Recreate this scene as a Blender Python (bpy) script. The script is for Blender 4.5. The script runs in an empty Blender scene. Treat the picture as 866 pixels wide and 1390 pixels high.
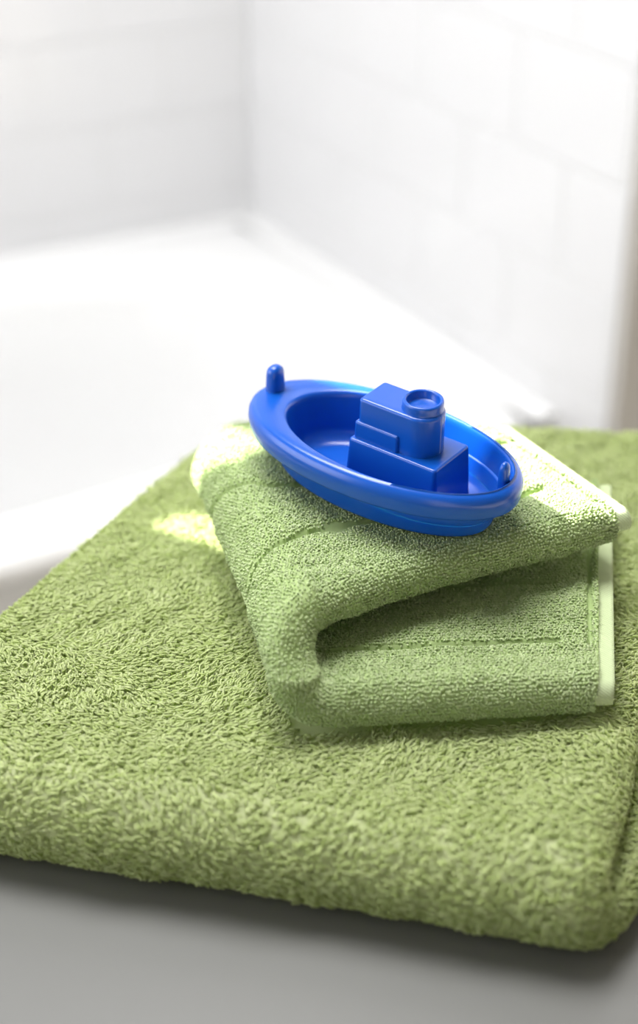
import bpy, bmesh, math
import numpy as np
from mathutils import Vector, Matrix

scene = bpy.context.scene
COL = scene.collection
rng = np.random.default_rng(7)
R = math.radians

# ------------------------------------------------------------------ helpers
def tag(o, label=None, cat=None, group=None, kind=None):
    if label: o['label'] = label
    if cat: o['category'] = cat
    if group: o['group'] = group
    if kind: o['kind'] = kind
    return o

def link(name, me, mats, parent=None):
    o = bpy.data.objects.new(name, me)
    COL.objects.link(o)
    for m in (mats if isinstance(mats, (list, tuple)) else [mats]):
        me.materials.append(m)
    if parent: o.parent = parent
    return o

def empty(name, loc, rot=None):
    o = bpy.data.objects.new(name, None)
    o.empty_display_size = .05
    if rot is None: o.location = loc
    else: o.matrix_world = Matrix.Translation(loc) @ rot.to_4x4()
    COL.objects.link(o)
    return o

def face_out(V, F, N):
    """turn the faces of a body so that they look along the given vertex normals"""
    a = V[F[:, 1]] - V[F[:, 0]]; b = V[F[:, 2]] - V[F[:, 0]]
    fn = np.cross(a, b); ok = (fn * N[F[:, 0]]).sum(1) >= 0
    F = F.copy(); F[~ok] = F[~ok][:, ::-1]
    return F

def np_mesh(name, V, faces_list, smooth=True, mat_idx=None, attr=None):
    """faces_list: arrays (n,3) / (n,4)."""
    me = bpy.data.meshes.new(name)
    V = np.ascontiguousarray(V, dtype=np.float32)
    nf = sum(len(f) for f in faces_list)
    loops = np.concatenate([f.reshape(-1) for f in faces_list]).astype(np.int32)
    sizes = np.concatenate([np.full(len(f), f.shape[1], np.int32) for f in faces_list])
    starts = np.concatenate([[0], np.cumsum(sizes)[:-1]]).astype(np.int32)
    me.vertices.add(len(V)); me.loops.add(len(loops)); me.polygons.add(nf)
    me.vertices.foreach_set('co', V.reshape(-1))
    me.loops.foreach_set('vertex_index', loops)
    me.polygons.foreach_set('loop_start', starts)
    me.polygons.foreach_set('use_smooth', np.full(nf, smooth))
    if mat_idx is not None: me.polygons.foreach_set('material_index', mat_idx.astype(np.int32))
    me.update(calc_edges=True)
    if attr is not None:
        a = me.attributes.new('tone', 'FLOAT', 'POINT')
        a.data.foreach_set('value', np.ascontiguousarray(attr, dtype=np.float32))
    me.validate()
    return me

def grid_faces(nr, nc, close_c=True, base=0):
    i = np.arange(nr - 1)[:, None]
    j = np.arange(nc if close_c else nc - 1)[None, :]
    j2 = (j + 1) % nc
    f = np.stack([i * nc + j, i * nc + j2, (i + 1) * nc + j2, (i + 1) * nc + j], -1).reshape(-1, 4)
    return f + base

def noise2(x, y, seed, freq):
    """smooth pseudo noise, sum of rotated sines"""
    r = np.random.default_rng(seed)
    out = np.zeros(np.broadcast(x, y).shape)
    for k in range(6):
        a = r.uniform(0, 2 * np.pi); f = freq * r.uniform(.6, 1.6); p = r.uniform(0, 6.28)
        out = out + np.sin((x * np.cos(a) + y * np.sin(a)) * f + p)
    return out / 3.0

# ------------------------------------------------------------------ materials
def new_mat(name):
    m = bpy.data.materials.new(name); m.use_nodes = True
    nt = m.node_tree
    b = nt.nodes['Principled BSDF']
    return m, nt, b

def simple(name, col, rough=.5, spec=.5, coat=0, noise=0, bump=0, scale=40):
    m, nt, b = new_mat(name)
    b.inputs['Base Color'].default_value = (*col, 1)
    b.inputs['Roughness'].default_value = rough
    b.inputs['Specular IOR Level'].default_value = spec
    b.inputs['Coat Weight'].default_value = coat
    if noise or bump:
        tc = nt.nodes.new('ShaderNodeTexCoord')
        n = nt.nodes.new('ShaderNodeTexNoise'); n.inputs['Scale'].default_value = scale
        n.inputs['Detail'].default_value = 4
        nt.links.new(tc.outputs['Object'], n.inputs['Vector'])
        if noise:
            mx = nt.nodes.new('ShaderNodeMix'); mx.data_type = 'RGBA'
            mx.inputs[6].default_value = (*[c * (1 - noise) for c in col], 1)
            mx.inputs[7].default_value = (*[min(1, c * (1 + noise)) for c in col], 1)
            nt.links.new(n.outputs['Fac'], mx.inputs[0]); nt.links.new(mx.outputs[2], b.inputs['Base Color'])
        if bump:
            bp = nt.nodes.new('ShaderNodeBump'); bp.inputs['Strength'].default_value = bump
            bp.inputs['Distance'].default_value = .002
            nt.links.new(n.outputs['Fac'], bp.inputs['Height']); nt.links.new(bp.outputs['Normal'], b.inputs['Normal'])
    return m

def terry(name, c0, c1, transl=.3):
    """cotton pile: colour varies from yarn to yarn, a little light passes through"""
    m, nt, b = new_mat(name)
    b.inputs['Roughness'].default_value = .9
    b.inputs['Specular IOR Level'].default_value = .15
    b.inputs['Sheen Weight'].default_value = .25
    b.inputs['Sheen Roughness'].default_value = .4
    b.inputs['Sheen Tint'].default_value = (.85, .95, .6, 1)
    at = nt.nodes.new('ShaderNodeAttribute'); at.attribute_name = 'tone'
    mx = nt.nodes.new('ShaderNodeMix'); mx.data_type = 'RGBA'
    mx.inputs[6].default_value = (*c0, 1); mx.inputs[7].default_value = (*c1, 1)
    nt.links.new(at.outputs['Fac'], mx.inputs[0])
    nt.links.new(mx.outputs[2], b.inputs['Base Color'])
    tr = nt.nodes.new('ShaderNodeBsdfTranslucent')
    nt.links.new(mx.outputs[2], tr.inputs['Color'])
    ms = nt.nodes.new('ShaderNodeMixShader'); ms.inputs[0].default_value = transl
    out = nt.nodes['Material Output']
    nt.links.new(b.outputs[0], ms.inputs[1]); nt.links.new(tr.outputs[0], ms.inputs[2])
    nt.links.new(ms.outputs[0], out.inputs['Surface'])
    return m

def woven(name, col):
    m, nt, b = new_mat(name)
    b.inputs['Base Color'].default_value = (*col, 1)
    b.inputs['Roughness'].default_value = .85; b.inputs['Specular IOR Level'].default_value = .2
    tc = nt.nodes.new('ShaderNodeTexCoord')
    w = nt.nodes.new('ShaderNodeTexWave'); w.inputs['Scale'].default_value = 330
    w.bands_direction = 'DIAGONAL'
    nt.links.new(tc.outputs['Object'], w.inputs['Vector'])
    bp = nt.nodes.new('ShaderNodeBump'); bp.inputs['Strength'].default_value = .35; bp.inputs['Distance'].default_value = .0006
    nt.links.new(w.outputs['Fac'], bp.inputs['Height']); nt.links.new(bp.outputs['Normal'], b.inputs['Normal'])
    return m

M_tile = simple('glazed_white_tile', (.625, .625, .635), .12, .5)
M_grout = simple('pale_grout', (.62, .62, .62), .9, .2, noise=.04)
M_plaster = simple('grey_plaster', (.43, .41, .385), .85, .2, noise=.04, scale=6)
M_room = simple('warm_grey_plaster', (.24, .23, .215), .85, .2, noise=.04, scale=6)
M_enamel = simple('white_enamel', (.70, .70, .70), .10, .5, coat=.3)
M_floor = simple('pale_stone_floor', (.36, .35, .33), .4, .4, noise=.08, scale=5)
M_table = simple('shaded_white_lacquer', (.155, .155, .148), .35, .4)  # white table; the shade lying on it is put into this grey
M_bath = terry('yellow_green_terry', (.58, .68, .27), (.78, .84, .50), .50)
M_hand = terry('fresh_green_terry', (.48, .62, .26), (.70, .80, .48), .34)
M_hem = woven('woven_pale_green', (.48, .56, .33))

def plastic(name, col):
    m, nt, b = new_mat(name)
    b.inputs['Base Color'].default_value = (*col, 1)
    b.inputs['Roughness'].default_value = .24
    b.inputs['Specular IOR Level'].default_value = .5
    b.inputs['Subsurface Weight'].default_value = .12
    b.inputs['Subsurface Radius'].default_value = (.2, .5, 1.0)
    b.inputs['Subsurface Scale'].default_value = .003
    tc = nt.nodes.new('ShaderNodeTexCoord')
    n = nt.nodes.new('ShaderNodeTexNoise'); n.inputs['Scale'].default_value = 60
    nt.links.new(tc.outputs['Object'], n.inputs['Vector'])
    bp = nt.nodes.new('ShaderNodeBump'); bp.inputs['Strength'].default_value = .04; bp.inputs['Distance'].default_value = .001
    nt.links.new(n.outputs['Fac'], bp.inputs['Height']); nt.links.new(bp.outputs['Normal'], b.inputs['Normal'])
    return m
M_blue = plastic('blue_plastic', (.004, .085, .46))

# ------------------------------------------------------------------ camera
TH = R(30.0); CAMZ = .47
cam = bpy.data.cameras.new('camera'); cam_o = bpy.data.objects.new('camera', cam); COL.objects.link(cam_o)
cam_o.location = (0, 0, CAMZ); cam_o.rotation_euler = (R(90) - TH, 0, 0)
cam.sensor_fit = 'VERTICAL'; cam.sensor_height = 36; cam.lens = 36 * 2080 / 1390
cam.clip_start = .02; cam.clip_end = 50
cam.dof.use_dof = True; cam.dof.focus_distance = .71; cam.dof.aperture_fstop = 3.4
scene.camera = cam_o

# ------------------------------------------------------------------ room shell
K = np.array([-.095, 2.093]); DR = np.array([.474, -.8805]); DL = np.array([-.8805, -.474])
DR = DR / np.linalg.norm(DR); DL = np.array([DR[1], -DR[0]])
ZF, ZR, ZT = -.82, -.25, 1.62

def wp(a, b, z):        # a along the right wall from the corner, b along the far wall from the corner
    p = K + DR * a + DL * b
    return (p[0], p[1], z)

def add_box_frame(bm, a0, a1, b0, b1, z0, z1):
    vs = [bm.verts.new(wp(a, b, z)) for z in (z0, z1) for (a, b) in ((a0, b0), (a1, b0), (a1, b1), (a0, b1))]
    for f in ((0, 1, 2, 3), (7, 6, 5, 4), (0, 4, 5, 1), (1, 5, 6, 2), (2, 6, 7, 3), (3, 7, 4, 0)):
        bm.faces.new([vs[i] for i in f])

def bm_obj(name, bm, mats, parent=None, smooth=False):
    bmesh.ops.recalc_face_normals(bm, faces=bm.faces)
    me = bpy.data.meshes.new(name); bm.to_mesh(me); bm.free()
    if smooth: me.polygons.foreach_set('use_smooth', [True] * len(me.polygons))
    return link(name, me, mats, parent)

TW, THT, GAP, RELIEF = .18, .11, .003, .0016
def tiles(bm, which, lo, hi, zlo, zhi, joint0, z0, hole=None):
    """glazed tiles in running bond raised off the grout bed of a wall"""
    def P(u, z, d):
        return wp(u, d, z) if which == 'right' else wp(d, u, z)
    r0 = math.floor((zlo - z0) / THT); r1 = math.ceil((zhi - z0) / THT)
    for r in range(r0, r1):
        za, zb = max(zlo, z0 + r * THT), min(zhi, z0 + (r + 1) * THT)
        off = joint0 + (0 if r % 2 == 0 else TW / 2)
        k0 = math.floor((lo - off) / TW); k1 = math.ceil((hi - off) / TW)
        for k in range(k0, k1):
            ua, ub = max(lo, off + k * TW), min(hi, off + (k + 1) * TW)
            if ub - ua < .012 or zb - za < .012: continue
            if hole and ua < hole[1] and ub > hole[0] and za < hole[3] and zb > hole[2]: continue
            g = GAP / 2; e = .0018
            ring0 = [(ua + g, za + g), (ub - g, za + g), (ub - g, zb - g), (ua + g, zb - g)]
            ring1 = [(ua + g + e, za + g + e), (ub - g - e, za + g + e), (ub - g - e, zb - g - e), (ua + g + e, zb - g - e)]
            v0 = [bm.verts.new(P(u, z, 0)) for u, z in ring0]
            vm = [bm.verts.new(P(u, z, RELIEF * .65)) for u, z in ring0]
            v1 = [bm.verts.new(P(u, z, RELIEF)) for u, z in ring1]
            fs = [bm.faces.new(v1)]
            for i in range(4):
                j = (i + 1) % 4
                fs.append(bm.faces.new([v0[i], v0[j], vm[j], vm[i]]))
                fs.append(bm.faces.new([vm[i], vm[j], v1[j], v1[i]]))
            for f in fs: f.material_index = 1

REND = .81
# right wall: a short wing whose tiled face ends at the front edge of the tub
bm = bmesh.new()
add_box_frame(bm, 0, REND, -.16, 0, ZF, ZT)
for f in bm.faces: f.material_index = 0
tiles(bm, 'right', 0.0, REND, ZR, ZT, .623, .015)
w = bm_obj('wall_right', bm, [M_grout, M_tile]); tag(w, kind='structure')
bm = bmesh.new(); add_box_frame(bm, REND + .0005, REND + .014, -.162, -.0015, ZF, ZT)
tag(bm_obj('trim_1', bm, M_plaster), kind='structure')

# far wall, pierced out of view for an added gobo that shapes the sun patches
WL0, WL1, WZ0, WZ1 = 1.165, 1.365, 1.055, 1.45
GOBO_HOLES = [(1.190, 1.2735, 1.15, 1.42), (1.2890, 1.3185, 1.094, 1.20)]
bm = bmesh.new(); T = -.03
add_box_frame(bm, T, 0, -.16, WL0, ZF, ZT)
add_box_frame(bm, T, 0, WL1, 2.6, ZF, ZT)
add_box_frame(bm, T, 0, WL0, WL1, ZF, WZ0)
add_box_frame(bm, T, 0, WL0, WL1, WZ1, ZT)
for f in bm.faces: f.material_index = 0
tiles(bm, 'far', 0.0, 2.6, ZR, ZT, .2135, .015, hole=(WL0, WL1, WZ0, WZ1))
tag(bm_obj('wall_back', bm, [M_grout, M_tile]), kind='structure')
bm = bmesh.new()
(p0, p1, p2, p3), (q0, q1, q2, q3) = GOBO_HOLES
for (l0, l1, z0_, z1_) in ((WL0, p0, WZ0, WZ1), (p0, p1, WZ0, p2), (p0, p1, p3, WZ1), (p1, q0, WZ0, WZ1), (q0, q1, WZ0, q2), (q0, q1, q3, WZ1), (q1, WL1, WZ0, WZ1)):
    add_box_frame(bm, -.005, -.001, l0, l1, z0_, z1_)
add_box_frame(bm, -.03, .012, WL0 - .03, WL1 + .03, WZ0 - .02, WZ0)
tag(bm_obj('sun_gobo', bm, M_table), kind='structure')  # unseen panel, added so its holes cut the sunlight into patches

bm = bmesh.new(); add_box_frame(bm, -.1, 3.2, -1.2, 2.6, ZF - .05, ZF)
tag(bm_obj('floor', bm, M_floor), kind='structure')
# side room wall seen past the end of the wing wall
bm = bmesh.new(); add_box_frame(bm, -.1, 3.2, -1.25, -1.2, ZF, ZT)
tag(bm_obj('wall_side', bm, M_plaster), kind='structure')

# the room behind the camera: a ceiling over it and a wall; left open above the tub to let light in
bm = bmesh.new(); add_box_frame(bm, 1.0, 3.2, -1.25, 2.6, ZT, ZT + .06)
tag(bm_obj('ceiling', bm, M_room), kind='structure')
bm = bmesh.new(); add_box_frame(bm, 3.2, 3.26, -1.25, 2.6, ZF, ZT)
tag(bm_obj('wall_front', bm, M_room), kind='structure')

def bead(name, pts):
    bm = bmesh.new(); v = [bm.verts.new(q) for q in pts]
    for f in ((0, 1, 2), (5, 4, 3), (0, 3, 4, 1), (1, 4, 5, 2), (2, 5, 3, 0)): bm.faces.new([v[i] for i in f])
    tag(bm_obj(name, bm, M_enamel), kind='structure')
for nm, f in (('trim_2', lambda d, u, z: wp(d, u, z)), ('trim_3', lambda d, u, z: wp(u, d, z))):
    hi_ = 2.6 if nm == 'trim_2' else .728
    bead(nm, [f(d, u, z) for u in (.002, hi_) for d, z in ((.0018, ZR + .003), (.0018, ZR - .012), (.030, ZR + .0002))])

# ------------------------------------------------------------------ bathtub
tub = empty('bathtub', wp(.3685, .845, ZF))
tag(tub, 'white enamel bathtub with a rounded basin against the tiled corner', 'bathtub')
TUBW, TUBL = .732, 1.67
def se(t, ex):
    c, s = np.cos(t), np.sin(t)
    return np.sign(c) * np.abs(c) ** ex, np.sign(s) * np.abs(s) ** ex
N = 160
t = np.linspace(0, 2 * np.pi, N, endpoint=False)
ca, cb = .3685, .845
def tub_ring(ha, hb, ex, z, sb=0):
    x, y = se(t, ex)
    a = ca + ha * x; b = cb + sb + hb * y
    p = K[None] + a[:, None] * DR + b[:, None] * DL
    return np.column_stack([p, np.full(N, z)])
rings = []
# outer rectangle (sharp) rolled over the edge, then across the rim into the basin
def rect_ring(ha, hb, z, rr):
    # rounded rectangle sampled by direction angle so that it lines up with the basin rings
    x, y = np.cos(t), np.sin(t)
    k = 1 / np.maximum(np.abs(x) / 1.0, np.abs(y) / 1.0)
    X, Y = x * k * ha, y * k * hb
    # soften corners
    X2, Y2 = se(t, .07); X2 = X2 * ha; Y2 = Y2 * hb
    a = ca + X * (1 - rr) + X2 * rr; b = cb + Y * (1 - rr) + Y2 * rr
    p = K[None] + a[:, None] * DR + b[:, None] * DL
    return np.column_stack([p, np.full(N, z)])
HA, HB = TUBW / 2 - .0, TUBL / 2 - .005
rings.append(rect_ring(HA - .012, HB - .012, ZR - .035, .8))
rings.append(rect_ring(HA - .002, HB - .002, ZR - .028, .8))
rings.append(rect_ring(HA, HB, ZR - .016, .8))
rings.append(rect_ring(HA - .003, HB - .003, ZR - .006, .8))
rings.append(rect_ring(HA - .012, HB - .012, ZR - .001, .8))
rings.append(rect_ring(HA - .03, HB - .03, ZR, .8))
BA, BB = .295, .765
for (d, z) in ((-.006, 0), (.002, -.0012), (.010, -.006), (.018, -.016), (.026, -.04), (.04, -.12), (.055, -.22), (.07, -.30), (.09, -.345), (.13, -.372), (.19, -.382), (.27, -.385)):
    rings.append(tub_ring(BA - d, BB - d * 1.15, .62, ZR + z))
V = np.concatenate(rings); nr = len(rings)
F = grid_faces(nr, N)
c = len(V); V = np.vstack([V, rings[-1].mean(0)[None]])
tri = np.stack([(nr - 1) * N + np.arange(N), (nr - 1) * N + (np.arange(N) + 1) % N, np.full(N, c)], 1)
def localise(V, o):
    Mi = np.array(o.matrix_world.inverted() if o.rotation_euler.to_matrix() != Matrix.Identity(3) else Matrix.Translation(-o.location))
    return V @ Mi[:3, :3].T + Mi[:3, 3]
link('basin', np_mesh('basin', localise(V, tub), [F, tri]), M_enamel, tub)
# apron: the panel below the rolled edge
aps = [rect_ring(HA - .022, HB - .022, z, .8) for z in (ZR - .030, ZR - .30, ZF + .06)] + [rect_ring(HA - .05, HB - .05, ZF + .055, .8), rect_ring(HA - .05, HB - .05, ZF, .8)]
link('apron', np_mesh('apron', localise(np.concatenate(aps), tub), [grid_faces(len(aps), N)]), M_enamel, tub)

# ------------------------------------------------------------------ side table
tab = empty('side_table', (.05, .62, ZF))
tag(tab, 'smooth white table, greyed for shade, under the folded bath towel', 'table')
ang = R(65.4)
e1 = np.array([math.cos(ang), math.sin(ang)]); e2 = np.array([e1[1], -e1[0]])
org = np.array([-.075, .872]) - e2 * .012       # back-left corner of the top
def tpt(a, b, z): p = org - e1 * a + e2 * b; return (p[0] - .05, p[1] - .62, z - ZF)
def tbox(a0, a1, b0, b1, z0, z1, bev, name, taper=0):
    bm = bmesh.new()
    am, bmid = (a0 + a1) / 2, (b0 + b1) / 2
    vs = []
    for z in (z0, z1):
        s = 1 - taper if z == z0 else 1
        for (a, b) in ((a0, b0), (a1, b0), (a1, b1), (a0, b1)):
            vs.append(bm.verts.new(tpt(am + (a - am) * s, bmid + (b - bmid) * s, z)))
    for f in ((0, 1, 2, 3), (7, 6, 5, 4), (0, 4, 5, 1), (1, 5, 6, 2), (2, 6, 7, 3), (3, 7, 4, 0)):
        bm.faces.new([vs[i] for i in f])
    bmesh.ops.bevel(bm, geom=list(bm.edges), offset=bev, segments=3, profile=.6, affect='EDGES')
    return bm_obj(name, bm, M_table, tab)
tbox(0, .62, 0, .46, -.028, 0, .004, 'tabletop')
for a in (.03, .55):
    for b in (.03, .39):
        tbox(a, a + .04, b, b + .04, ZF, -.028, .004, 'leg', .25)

# ------------------------------------------------------------------ towel machinery
def normals_of(G, close_c):
    ds = np.gradient(G, axis=0)
    if close_c:
        dc = (np.roll(G, -1, 1) - np.roll(G, 1, 1)) / 2
    else: dc = np.gradient(G, axis=1)
    n = np.cross(dc, ds)
    n /= np.linalg.norm(n, axis=2, keepdims=True) + 1e-12
    return n

def bil(G, si, ci):
    nr, nc = G.shape[:2]
    s0 = np.clip(np.floor(si).astype(int), 0, nr - 2); fs = (si - s0)[:, None]
    c0 = np.floor(ci).astype(int); fc = (ci - c0)[:, None]
    c0 %= nc; c1 = (c0 + 1) % nc
    return (G[s0, c0] * (1 - fs) * (1 - fc) + G[s0 + 1, c0] * fs * (1 - fc) + G[s0, c1] * (1 - fs) * fc + G[s0 + 1, c1] * fs * fc)

def scatter(G, step_s, step_c, jit):
    """rows of yarn roots over a closed sweep grid: fractional indices"""
    nr, nc = G.shape[:2]
    ls = np.linalg.norm(np.diff(G, axis=0), axis=2).mean(1); Ls = np.concatenate([[0], np.cumsum(ls)])
    Gc = np.concatenate([G, G[:, :1]], 1)
    lc = np.linalg.norm(np.diff(Gc, axis=1), axis=2).mean(0); Lc = np.concatenate([[0], np.cumsum(lc)])
    ps = np.arange(step_s / 2, Ls[-1], step_s); pc = np.arange(0, Lc[-1], step_c)
    A, B = np.meshgrid(ps, pc, indexing='ij')
    A = A + (np.arange(len(pc)) % 2)[None] * step_s / 2
    A = (A + rng.normal(size=A.shape) * jit * step_s).ravel(); B = (B + rng.normal(size=B.shape) * jit * step_c).ravel()
    A = np.clip(A, 0, Ls[-1] - 1e-6); B = B % Lc[-1]
    return np.interp(A, Ls, np.arange(nr)), np.interp(B, Lc, np.arange(nc + 1)), A, B

def yarns(P, Nn, Td, h, lean, rad, curl=.5, segs=3):
    """a bent tapering yarn at every root; h, lean, rad arrays"""
    n = len(P)
    b0 = P - Nn * .0012
    b1 = P + Nn * h[:, None]
    b2 = P + Nn * (h * curl)[:, None] + Td * lean[:, None]
    side = np.cross(Nn, Td)
    side /= np.linalg.norm(side, axis=1, keepdims=True) + 1e-9
    Vs = []
    K3 = 3
    for k in range(segs):
        u = (0, .5, .9)[k]
        c = b0 * (1 - u) ** 2 + 2 * b1 * u * (1 - u) + b2 * u * u
        tg = 2 * (1 - u) * (b1 - b0) + 2 * u * (b2 - b1)
        tg /= np.linalg.norm(tg, axis=1, keepdims=True) + 1e-9
        up = np.cross(side, tg)
        r = rad * (1.0 - .12 * u * u)
        for q in range(K3):
            a = 2 * np.pi * q / K3 + np.pi / 2
            Vs.append(c + (side * math.cos(a) + up * math.sin(a)) * r[:, None])
    Vs.append(b2)
    V = np.stack(Vs, 1)                       # n, segs*3+1, 3
    m = segs * K3 + 1
    fq = []
    for k in range(segs - 1):
        for q in range(K3):
            q2 = (q + 1) % K3
            fq.append((k * 3 + q, k * 3 + q2, k * 3 + 3 + q2, k * 3 + 3 + q))
    ft = [((segs - 1) * 3 + q, (segs - 1) * 3 + (q + 1) % 3, m - 1) for q in range(3)]
    off = (np.arange(n) * m)[:, None, None]
    v = V[0]; f = fq[0]; cc = v[:6].mean(0)
    if np.dot(np.cross(v[f[1]] - v[f[0]], v[f[2]] - v[f[0]]), v[f[0]] - cc) < 0:
        fq = [g[::-1] for g in fq]; ft = [g[::-1] for g in ft]
    Q = (np.array(fq)[None] + off).reshape(-1, 4); Tt = (np.array(ft)[None] + off).reshape(-1, 3)
    return V.reshape(-1, 3), Q, Tt, m

def stadium(half_w, th_front, th_back, n_side, n_round):
    """cross-section of a doubled layer, as (along, thick) fractions: along in metres offset from the ends"""
    pts = []
    for k in range(n_side + 1):   # outer face from front to back
        pts.append((k / n_side, 1, 0))
    for k in range(1, n_round):   # round the back
        a = math.pi / 2 - math.pi * k / n_round
        pts.append((1, math.sin(a), math.cos(a)))
    for k in range(n_side + 1):
        pts.append((1 - k / n_side, -1, 0))
    for k in range(1, n_round):
        a = -math.pi / 2 - math.pi * k / n_round
        pts.append((0, math.sin(a), math.cos(a)))
    return np.array(pts)          # frac, thick(-1..1), overshoot(-1..1)

def caps(G, base=0):
    """end caps as fans for a closed sweep"""
    nr, nc = G.shape[:2]
    c0 = G[0].mean(0); c1 = G[-1].mean(0)
    i0 = base + nr * nc; i1 = i0 + 1
    j = np.arange(nc); j2 = (j + 1) % nc
    t0 = np.stack([base + j2, base + j, np.full(nc, i0)], 1)
    t1 = np.stack([base + (nr - 1) * nc + j, base + (nr - 1) * nc + j2, np.full(nc, i1)], 1)
    return np.vstack([c0, c1]), np.vstack([t0, t1])

# ------------------------------------------------------------------ bath towel
FL = np.array([-.220, .518]); FR = np.array([.111, .439]); BR = np.array([.236, .818]); BL = np.array([-.066, .846])
TB = .0235                                   # thickness of one doubled layer
sec = stadium(1, 1, 1, 110, 9)
HT_O = np.array([-.017, .528]); HT_V = np.array([math.cos(R(104.1)), math.sin(R(104.1))]); HT_U = np.array([HT_V[1], -HT_V[0]])
zc0, zc1 = .0012 + TB / 2, .0012 + TB * 1.5
zm = (zc0 + zc1) / 2; rc = (zc1 - zc0) / 2
stations = []                                # q (distance from front of the arc centre), z, normal angle, layer
Q = .36; q0 = rc + TB / 2
for q in np.linspace(Q, q0, 60): stations.append((q, zc0, -np.pi / 2, 0))
for a in np.linspace(-np.pi / 2, np.pi / 2, 16)[1:-1]: stations.append((q0 - rc * math.cos(a), zm + rc * math.sin(a), a, None))
for q in np.linspace(q0, Q, 120): stations.append((q, zc1, np.pi / 2, 1))
G = np.zeros((len(stations), len(sec), 3))
for i, (q, z, a, lay) in enumerate(stations):
    v = q / Q
    A = FL * (1 - v) + BL * v; B = FR * (1 - v) + BR * v
    u = (B - A) / np.linalg.norm(B - A)
    d = ((BL + BR) / 2 - (FL + FR) / 2); d /= np.linalg.norm(d)
    A = A + u * TB / 2; B = B - u * TB / 2
    # the lower layer sticks out further at the right
    wlow = (1 - math.sin(a)) / 2
    B = B + u * (.017 * wlow * min(1, q / .06) - .004 * (1 - wlow))
    frac, th, ov = sec[:, 0], sec[:, 1], sec[:, 2]
    xy = A[None] * (1 - frac[:, None]) + B[None] * frac[:, None]
    xy = xy + np.where(ov[:, None] != 0, ov[:, None] * np.where(frac[:, None] > .5, 1, -1) * u[None] * TB / 2, 0)
    # with frac 0 the overshoot cos is negative going back, so take it as is
    nx = -math.cos(a)                        # outward normal of the layer in depth direction
    h = th * TB / 2
    G[i, :, :2] = xy + d[None] * (nx * h)[:, None]
    G[i, :, 2] = z + math.sin(a) * h
# overshoot sign fix for the left round: push outwards
Nrm = normals_of(G, True)
cen = G.mean((0, 1))
if (Nrm * (G - cen)).sum() < 0: Nrm = -Nrm
# lumps and sag
lump = noise2(G[..., 0], G[..., 1], 3, 26) * .0011 + noise2(G[..., 0] + G[..., 2], G[..., 1] * .8, 5, 60) * .0007
lump *= np.clip(G[..., 2] / .012, 0, 1)
G = G + Nrm * lump[..., None]
# rounded far-left corner slumps a little
slump = np.exp(-(((G[..., 0] - BL[0]) / .05) ** 2 + ((G[..., 1] - BL[1]) / .06) ** 2)) * .006 * np.clip(G[..., 2] / .045, 0, 1)
G[..., 2] -= slump
Nrm = normals_of(G, True)
if (Nrm * (G - cen)).sum() < 0: Nrm = -Nrm
si, ci, sA, cB = scatter(G, .00150, .00150, .35)
P = bil(G, si, ci); Nn = bil(Nrm, si, ci); Nn /= np.linalg.norm(Nn, axis=1, keepdims=True)
thick = bil(np.broadcast_to(sec[None, :, 1:2], G.shape[:2] + (1,)), si, ci)[:, 0]
lay = np.interp(si, np.arange(len(stations)), [0 if s[3] == 0 else 1 if s[3] == 1 else .5 for s in stations])
fr_ = bil(np.broadcast_to(sec[None, :, 0:1], G.shape[:2] + (1,)), si, ci)[:, 0]
keep = (~(thick < -.8) | ((lay < .5) & (fr_ > .93))) & ~((lay < .2) & (thick > .8) & (Nn[:, 2] < -.7)) & (P[:, 2] > .002)
# hidden deep inside the pile of linen: nothing to grow there
pu = (P[:, :2] - HT_O) @ HT_U; pv = (P[:, :2] - HT_O) @ HT_V     # the part the hand towel lies on is pressed flat
keep &= ~((pu > .007) & (pu < .142 + np.maximum(0, pv) * .40) & (pv > -.151 * pu + .0055) & (pv < .198) & (P[:, 2] > .040))
near = ((pu > -.004) & (pu < .153 + np.maximum(0, pv) * .40) & (pv > -.151 * pu - .006) & (pv < .205) & (P[:, 2] > .040))[keep]
P, Nn = P[keep], Nn[keep]; n = len(P)
flow = noise2(P[:, 0], P[:, 1], 11, 40) * .7 + noise2(P[:, 0], P[:, 1], 12, 120) * .6 + .1 + rng.normal(size=n) * .5 + np.pi * (rng.random(n) < .35)
T0 = np.column_stack([np.cos(flow), np.sin(flow), rng.normal(size=n) * .25])
T0 -= Nn * (T0 * Nn).sum(1, keepdims=True); T0 /= np.linalg.norm(T0, axis=1, keepdims=True)
clump = np.clip(.5 + .5 * noise2(P[:, 0], P[:, 1] + P[:, 2], 13, 220), 0, 1)
h = rng.uniform(.0024, .0041, n) * (.55 + .65 * clump); lean = rng.uniform(.0026, .0058, n); rad = rng.uniform(.00042, .00064, n)
low = np.clip(P[:, 2] / .006, .2, 1); h = h * low * np.where(near, .6, 1); lean = lean * low
yV, yQ, yT, m = yarns(P, Nn, T0, h, lean, rad, curl=.62)
tone = np.repeat(np.clip(rng.normal(.5, .22, n), 0, 1), m)
cv, ct = caps(G)
bV = np.vstack([G.reshape(-1, 3), cv]); nb = len(bV)
bq = face_out(G.reshape(-1, 3), grid_faces(*G.shape[:2]), Nrm.reshape(-1, 3))
me = np_mesh('bath_towel', np.vstack([bV, yV]), [bq, ct, yQ + nb, yT + nb], attr=np.concatenate([np.full(nb, .85), tone]))
bt = link('bath_towel', me, M_bath)
tag(bt, 'large fluffy yellow-green bath towel folded flat on the white table', 'towel')

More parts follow.
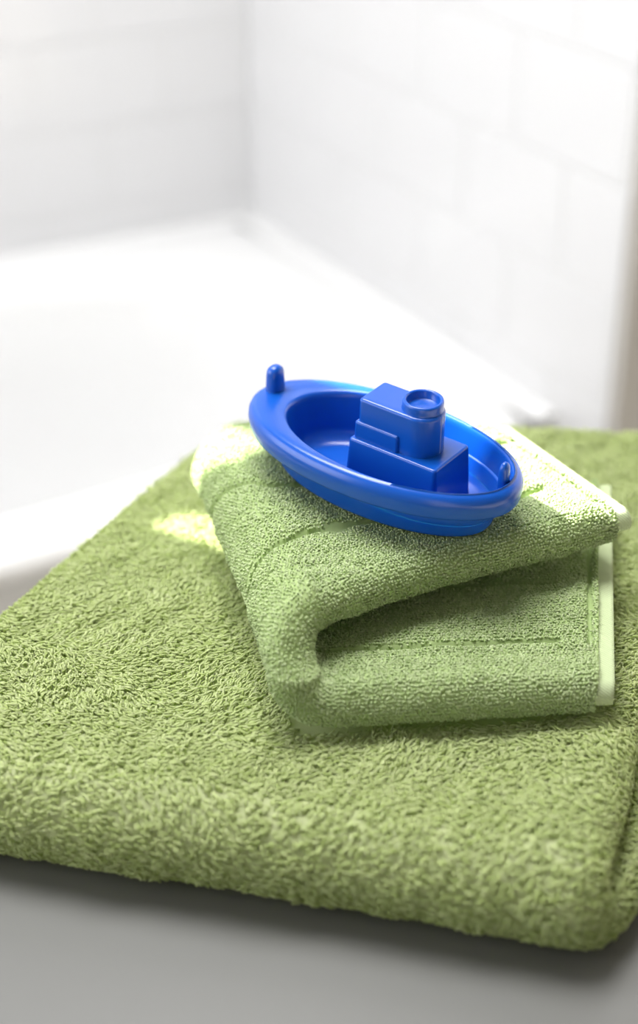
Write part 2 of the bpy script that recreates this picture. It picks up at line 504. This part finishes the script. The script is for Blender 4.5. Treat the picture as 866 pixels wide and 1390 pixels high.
# ------------------------------------------------------------------ toy boat frame (needed by the small towel below it)
S = 1.031
yaw, roll, pitch = R(-36.84), R(2.94), R(3.17)
a_ = np.array([math.cos(yaw), math.sin(yaw), 0]); n_ = np.array([-a_[1], a_[0], 0]); z_ = np.array([0, 0, 1.])
n2 = n_ * math.cos(roll) + z_ * math.sin(roll); z2 = z_ * math.cos(roll) - n_ * math.sin(roll)
a2 = a_ * math.cos(pitch) - z2 * math.sin(pitch); z3 = z2 * math.cos(pitch) + a_ * math.sin(pitch)
BO = np.array([.0299, .6514, .137])
HULL = .0285 * S
BASE = BO - z3 * HULL

# ------------------------------------------------------------------ hand towel
ht = empty('hand_towel', (.03, .62, .05))
tag(ht, 'small folded green hand towel with pale hems on top of the bath towel', 'towel')
ca_ = R(104.1)
vh = np.array([math.cos(ca_), math.sin(ca_)]); uh = np.array([vh[1], -vh[0]])
O2 = np.array([-.017, .528])                 # leftmost point of the fold at its front
kk = .1835
WD = .195
TS = .0168
z_lo, z_hi = .0535 + TS / 2, .1045 - TS / 2
rz = (z_hi - z_lo) / 2; zmid = (z_hi + z_lo) / 2
UB, UT = .138, .1825
def rot2(v, a): return np.array([v[0] * math.cos(a) - v[1] * math.sin(a), v[0] * math.sin(a) + v[1] * math.cos(a)])
secs = stadium(1, 1, 1, 190, 14)
PATH = []
for u in np.linspace(UB, rz + TS / 2, 120): PATH.append((u, z_lo, -np.pi / 2, -1))
for a in np.linspace(-np.pi / 2, np.pi / 2, 36)[1:-1]:
    PATH.append((rz + TS / 2 - rz * math.cos(a), zmid + rz * math.sin(a), a, math.sin(a) * .999))
for u in np.linspace(rz + TS / 2, UT, 150): PATH.append((u, z_hi, np.pi / 2, 1))

def top_shift(x, y):
    """height of the upper layer relative to z_hi: it carries the boat, so it follows its base"""
    dx, dy = x - BASE[0], y - BASE[1]
    plane = BASE[2] - (z3[0] * dx + z3[1] * dy) / z3[2]
    tgt = np.clip(plane - .0017, .095, .113) - (z_hi + TS / 2)
    return tgt

def fold_len(u, a, sg):
    """way along the cloth from the leftmost line of the fold"""
    return rz * a if sg < 1 else rz * math.pi / 2 + u - (rz + TS / 2)

def sweep(path, th_scale=1.0, bulge=True, w_in=0.0):
    G = np.zeros((len(path), len(secs), 3))
    for i, (u, z, a, sg) in enumerate(path):
        vf = -.151 * u * (-sg) if sg <= 0 else .035 * (1 - math.exp(-fold_len(u, a, sg) / .025)) + .165 * u * sg
        F = O2 + uh * u + vh * vf
        D = rot2(vh, R(19) * min(1, u / UT) if sg >= 0 else -R(23) * min(1, u / UB) * abs(sg))
        wd = min(WD, ((.722 if sg > 0 else .73) - F[1]) / D[1])
        frac, th, ov = secs[:, 0], secs[:, 1], secs[:, 2]
        half = TS / 2 * th_scale
        wv = half + frac * (wd - 2 * half) + ov * half * np.where(frac > .5, 1, 1)
        fat = 1 + (.28 * np.exp(-(np.maximum(wv - half, 0) / .014) ** 2) if bulge else 0) * np.ones_like(wv)
        if sg >= 1: fat = np.where(th > 0, 1.0, 1 + (fat - 1) * 1.5)   # the boat presses on the upper face
        hh = th * half * fat
        nx = -math.cos(a)
        xy = F[None] + D[None] * wv[:, None] + uh[None] * (nx * hh)[:, None]
        zz = z + math.sin(a) * hh
        wt = max(0, sg) if sg < 1 else 1
        sh = top_shift(xy[:, 0], xy[:, 1])
        zz = zz + sh * wt * np.clip((u - .0) / .05, .25, 1)
        # front and right rim of the upper layer droops a little
        G[i, :, :2] = xy; G[i, :, 2] = zz
    return G
G = sweep(PATH)
Nrm = normals_of(G, True)
mid = len(PATH) - 20
if Nrm[mid, 95, 2] < 0: Nrm = -Nrm
sgv = np.array([p[3] for p in PATH]); uv = np.array([p[0] for p in PATH])
SS, FF = np.meshgrid(np.arange(len(PATH)), secs[:, 0], indexing='ij')
W_ = np.linalg.norm(G - G[:, :1], axis=2)
E_ = np.broadcast_to(np.array([fold_len(p[0], p[2], p[3]) for p in PATH])[:, None], SS.shape)
outer = np.broadcast_to(secs[None, :, 1], SS.shape)
U_ = np.broadcast_to(uv[:, None], SS.shape); SG = np.broadcast_to(sgv[:, None], SS.shape)
def groove(W, U, sg, outer, E):
    """depth 0..1 of the woven border lines"""
    def line(x, c, wd): return np.exp(-((x - c) / wd) ** 2)
    g = np.zeros_like(W)
    up = (outer > .5) & (sg > -.75)
    for ks, cs, last in (([-.03, 0, .05, .13, .18], [.056, .053, .037, .018, .027], UT - .018), ([-.03, 0, .03, .045, .18], [.15, .137, .089, .079, .07], 9)):
        c = np.interp(E, ks, cs)
        wide = .0020 + .0028 * np.exp(-((E - .052) / .006) ** 2)
        g = np.maximum(g, np.where(up & ((sg < 1) | (U < last)), line(W, c, wide), 0))
    g = np.maximum(g, np.where(up & (sg >= 1), line(U, UT - .0035, .0012), 0))
    inn = (outer < -.5) & (sg <= -.9)
    for c in (.034, .078):
        g = np.maximum(g, np.where(inn & (U < UB - .016), line(W, c, .0012), 0))
    g = np.maximum(g, np.where(inn & (W > .03), line(U, UB - .0035, .0012), 0))
    return g
rel0 = G - BASE
under = np.exp(-np.maximum(0, np.hypot((rel0 @ a2) / .080, (rel0 @ n2) / .045) - 1) ** 2 * 20) * np.clip((SG - .5) * 2, 0, 1)
lump = (1 - under) * noise2(G[..., 0] + G[..., 2] * .5, G[..., 1], 21, 70) * .0009 + (1 - under) * noise2(G[..., 0], G[..., 1] + G[..., 2], 22, 190) * .0004
G = G + Nrm * (lump * np.clip((G[..., 2] - .0535) / .015, 0, 1) - .0030 * groove(W_, U_, SG, outer, E_))[..., None]
Nrm = normals_of(G, True)
if Nrm[mid, 95, 2] < 0: Nrm = -Nrm
si, ci, sA, cB = scatter(G, .00122, .00160, .16)
def ib(X): return bil(np.ascontiguousarray(X)[..., None], si, np.minimum(ci, G.shape[1] - 1e-4) if False else ci)[:, 0]
P = bil(G, si, ci); Nn = bil(Nrm, si, ci); Nn /= np.linalg.norm(Nn, axis=1, keepdims=True)
gW, gU, gS, gO = ib(W_), ib(U_), ib(SG), ib(outer)
gr = groove(gW, gU, gS, gO, ib(E_))
keep = ~((gS <= -.9) & (gO > .7)) & (gr < .30)
rel = P - BASE[None]
inb = (((rel @ a2) - .0020) / .0640) ** 2 + ((rel @ n2) / .0330) ** 2 < 1
keep &= ~((P[:, 2] < .060) & (Nn[:, 2] < -.80))
pressed = (inb & (gS > .5) & (gO > .5))[keep]
inner_arc = ((gO < -.5) * np.clip((1 - np.abs(gS)) / .4, 0, 1))[keep]
P, Nn, gr = P[keep], Nn[keep], gr[keep]; n = len(P)
fl = rng.uniform(0, 2 * np.pi, n)
T0 = np.column_stack([np.cos(fl), np.sin(fl), rng.normal(size=n) * .6])
T0 -= Nn * (T0 * Nn).sum(1, keepdims=True); T0 /= np.linalg.norm(T0, axis=1, keepdims=True)
cl = np.clip(.5 + .5 * noise2(P[:, 0] + P[:, 2], P[:, 1], 33, 420), 0, 1)
h = rng.uniform(.0020, .0027, n) * (.6 + .5 * cl) * (1 - .5 * inner_arc); lean = rng.uniform(.0003, .0010, n); rad = rng.uniform(.00054, .00070, n)
h = np.where(pressed, np.minimum(h, .0015), h)
yV, yQ, yT, m = yarns(P, Nn, T0, h, lean, rad, curl=.30)
tone = np.repeat(np.clip(rng.normal(.5, .2, n), 0, 1), m)
cv, ct = caps(G)
bV = np.vstack([G.reshape(-1, 3), cv]); nb = len(bV)
loc = np.array([.03, .62, .05])
me = np_mesh('folded_cloth', np.vstack([bV, yV]) - loc, [face_out(G.reshape(-1, 3), grid_faces(*G.shape[:2]), Nrm.reshape(-1, 3)), ct, yQ + nb, yT + nb],
             attr=np.concatenate([np.full(nb, .1), tone]))
link('folded_cloth', me, M_hand, ht)

# the two woven hems carry the layers on past their cut ends
def hem(path, label):
    Gh = sweep(path, .72, False)
    cv, ct = caps(Gh)
    V = np.vstack([Gh.reshape(-1, 3), cv]) - loc
    o = link('hem', np_mesh('hem', V, [grid_faces(*Gh.shape[:2]), ct]), M_hem, ht)
    o['label'] = label
HW = .0075
hem([(u, z_lo, -np.pi / 2, -1) for u in np.linspace(UB + HW, UB - .003, 7)], 'pale woven hem of the lower layer')
hem([(u, z_hi, np.pi / 2, 1) for u in np.linspace(UT - .003, UT + HW, 7)], 'pale woven hem of the upper layer')

# ------------------------------------------------------------------ toy boat
rot = Matrix((a2, n2, z3)).transposed()
boat = empty('toy_boat', BASE, rot)
tag(boat, 'blue plastic toy tugboat standing on the small green towel', 'toy boat')
NB = 128
tb = np.linspace(0, 2 * np.pi, NB, endpoint=False)
HL, HBm = .0751, .0397
def bring(hl, hb, z, ac=0.0, ex=.98):
    x, y = se(tb, ex)
    return np.column_stack([ac + hl * x, hb * y, np.full(NB, z + HULL)])
def boat_mesh(name, rings, cap0=True, cap1=True, mat=M_blue, parent=boat):
    V = np.concatenate(rings); nr = len(rings); nn = len(rings[0]); fl = [grid_faces(nr, nn)]
    extra = []; tr = []
    j = np.arange(nn); j2 = (j + 1) % nn
    if cap0: extra.append(rings[0].mean(0)); tr.append(np.stack([j2, j, np.full(nn, len(V) + len(extra) - 1)], 1))
    if cap1: extra.append(rings[-1].mean(0)); tr.append(np.stack([(nr - 1) * nn + j, (nr - 1) * nn + j2, np.full(nn, len(V) + len(extra) - 1)], 1))
    if extra: V = np.vstack([V, np.array(extra)]); fl.append(np.vstack(tr))
    me = np_mesh(name, V, fl)
    bm = bmesh.new(); bm.from_mesh(me); bmesh.ops.recalc_face_normals(bm, faces=bm.faces); bm.to_mesh(me); bm.free()
    me.polygons.foreach_set('use_smooth', [True] * len(me.polygons))
    return link(name, me, mat, parent)
FLOORH = -.0255
rg = []
rg.append(bring(HL - .020, HBm - .016, -HULL, .003))
rg.append(bring(HL - .017, HBm - .0125, -HULL, .0025))
rg.append(bring(HL - .0158, HBm - .0112, -HULL + .0008, .002))
rg.append(bring(HL - .0150, HBm - .0104, -HULL + .0025, .002))
rg.append(bring(HL - .0115, HBm - .0085, -.0140, .001))
rg.append(bring(HL - .0108, HBm - .0080, -.0130, .001))
rg.append(bring(HL - .0030, HBm - .0030, -.0132))
rg.append(bring(HL - .0014, HBm - .0014, -.0128))
rg.append(bring(HL - .0008, HBm - .0008, -.0115))
rg.append(bring(HL - .0001, HBm - .0001, -.0065))
rg.append(bring(HL - .0004, HBm - .0004, -.0040))
rg.append(bring(HL - .0014, HBm - .0014, -.0018))
rg.append(bring(HL - .0030, HBm - .0028, -.0005))
rg.append(bring(HL - .0048, HBm - .0042, 0))
IL, IB, IC = .0608, .0335, .0085
rg.append(bring(IL + .0012, IB + .0008, 0, IC))
rg.append(bring(IL + .0002, IB + .0001, -.0005, IC))
rg.append(bring(IL - .0005, IB - .0006, -.0018, IC))
for f in np.linspace(0, 1, 9)[1:]:
    rg.append(bring(IL - .0005 - .0035 * f, IB - .0006 - .0028 * f, -.0018 - (-.0018 - FLOORH - .009) * f, IC))
for k in np.linspace(0, math.pi / 2, 9)[1:]:
    rg.append(bring(IL - .0040 - .009 * (1 - math.cos(k)), IB - .0034 - .009 * (1 - math.cos(k)), FLOORH + .009 * (1 - math.sin(k)), IC))
boat_mesh('hull', rg)

def post(name, a, n, wa, wn, z0, z1):
    NP = 28; tt = np.linspace(0, 2 * np.pi, NP, endpoint=False)
    x, y = se(tt, .75)
    H = z1 - z0; prof = [(0, 1.10), (.06, 1.03), (.15, 1.0), (.6, .95), (.78, .90), (.88, .78), (.95, .58), (.99, .32), (1.0, .12)]
    rings = [np.column_stack([a + wa * x * s, n + wn * y * s, np.full(NP, z0 + f * H + HULL)]) for f, s in prof]
    return boat_mesh(name, rings)
post('bow_post', -.0668, .0030, .0040, .0050, -.001, .0130)
post('stern_post', .0665, .0020, .0024, .0032, -.008, .0088)

# cabin: a long base block, a step along its front and sides, an upper house with a round end
def rounded(a0, a1, n0, n1, rl, rr, d):
    """outline with rounded corners, inset by d; extra points keep the flats flat"""
    a0, a1, n0, n1 = a0 + d, a1 - d, n0 + d, n1 - d
    pts = []; e = .0004; n = 14
    for (cx, cy, r, s0) in ((a1, n1, rr, 0), (a0, n1, rl, 90), (a0, n0, rl, 180), (a1, n0, rr, 270)):
        r = max(r - d, .00015)
        ox = cx - r if cx == a1 else cx + r; oy = cy - r if cy == n1 else cy + r
        arc = [(ox + r * math.cos(R(s0 + 90 * k / n)), oy + r * math.sin(R(s0 + 90 * k / n))) for k in range(n + 1)]
        t0 = (-math.sin(R(s0)), math.cos(R(s0))); t1 = (-math.sin(R(s0 + 90)), math.cos(R(s0 + 90)))
        pts += [(arc[0][0] - t0[0] * e, arc[0][1] - t0[1] * e)] + arc + [(arc[-1][0] + t1[0] * e, arc[-1][1] + t1[1] * e)]
    return np.array(pts)
def block(a0, a1, n0, n1, rl, rr, z0, z1, taper, rv):
    rings = []
    def ring(d, z): o = rounded(a0, a1, n0, n1, rl, rr, d); rings.append(np.column_stack([o, np.full(len(o), z + HULL)]))
    ring(-taper, z0); ring(-taper * (rv + .0006) / (z1 - z0), z1 - rv - .0006); ring(0, z1 - rv)
    for k in np.linspace(0, math.pi / 2, 7)[1:]: ring(rv * (1 - math.cos(k)), z1 - rv * (1 - math.sin(k)))
    ring(rv + .0005, z1); ring(rv + .0012, z1)
    V = np.concatenate(rings); nn = len(rings[0]); nr = len(rings)
    j = np.arange(nn); j2 = (j + 1) % nn
    V = np.vstack([V, rings[-1].mean(0)[None]])
    return V, grid_faces(nr, nn), np.stack([(nr - 1) * nn + j, (nr - 1) * nn + j2, np.full(nn, len(V) - 1)], 1)
Vs, Qs, Ts, off = [], [], [], 0
for args in ((-.0090, .0400, -.0146, .0150, .0018, .0018, FLOORH - .0005, .0016, .0020, .0013),
             (-.0076, .0168, -.0122, .0122, .0015, .0010, .0005, .0102, .0003, .0011),
             (-.0066, .0328, -.0108, .0104, .0020, .0102, .0009, .0221, .0002, .0016)):
    v, q, t_ = block(*args); Vs.append(v); Qs.append(q + off); Ts.append(t_ + off); off += len(v)
me = np_mesh('cabin', np.vstack(Vs), [np.vstack(Qs), np.vstack(Ts)])
bm = bmesh.new(); bm.from_mesh(me); bmesh.ops.recalc_face_normals(bm, faces=bm.faces); bm.to_mesh(me); bm.free()
me.polygons.foreach_set('use_smooth', [True] * len(me.polygons))
cabin = link('cabin', me, M_blue, boat)
# funnel ring
NF = 48; tf = np.linspace(0, 2 * np.pi, NF, endpoint=False)
prof = [(.0102, .0213), (.0098, .0224), (.0097, .0234), (.0097, .0258), (.0094, .0265), (.0088, .0268), (.0081, .0266), (.0078, .0260), (.0074, .0230), (.0068, .0226), (.003, .0226)]
rings = [np.column_stack([.0218 + r * np.cos(tf), .0006 + r * np.sin(tf), np.full(NF, z + HULL)]) for r, z in prof]
boat_mesh('funnel', rings, cap0=False, parent=cabin)

# ------------------------------------------------------------------ light
world = bpy.data.worlds.new('world'); scene.world = world; world.use_nodes = True
bg = world.node_tree.nodes['Background']
bg.inputs['Color'].default_value = (.97, .985, 1, 1); bg.inputs['Strength'].default_value = .25

def lamp(name, kind, loc, direction, **kw):
    l = bpy.data.lights.new(name, kind)
    for k, v in kw.items(): setattr(l, k, v)
    o = bpy.data.objects.new(name, l); COL.objects.link(o)
    o.location = loc
    o.rotation_euler = Vector(direction).to_track_quat('-Z', 'Y').to_euler()
    return o
p = K + DR * .70 + DL * 2.1
lamp('window_light', 'AREA', (p[0], p[1], .55), (-DL[0], -DL[1], -.30), energy=17, shape='RECTANGLE', size=1.3, size_y=1.1, color=(1, 1, 1))
AZ, EL = R(147), R(37)
sd = (-math.cos(AZ) * math.cos(EL), -math.sin(AZ) * math.cos(EL), -math.sin(EL))
lamp('sun', 'SUN', (-2, 3, 3), sd, energy=28.0, angle=R(.28), color=(1, .97, .90))
p = K + DR * .88 + DL * .75
lamp('overhead_fill', 'AREA', (p[0], p[1], 1.55), (.05, -.12, -1), energy=37, shape='RECTANGLE', size=1.0, size_y=.7, color=(1, 1, 1))  # added area lamp overhead, brightens the towel tops and the tub

# ------------------------------------------------------------------ view
vs = scene.view_settings
scene.display_settings.display_device = 'sRGB'
vs.view_transform = 'Standard'; vs.look = 'None'; vs.gamma = 1; vs.use_curve_mapping = False
vs.exposure = 0.2
scene.cycles.use_denoising = True
scene.cycles.max_bounces = 12; scene.cycles.diffuse_bounces = 8
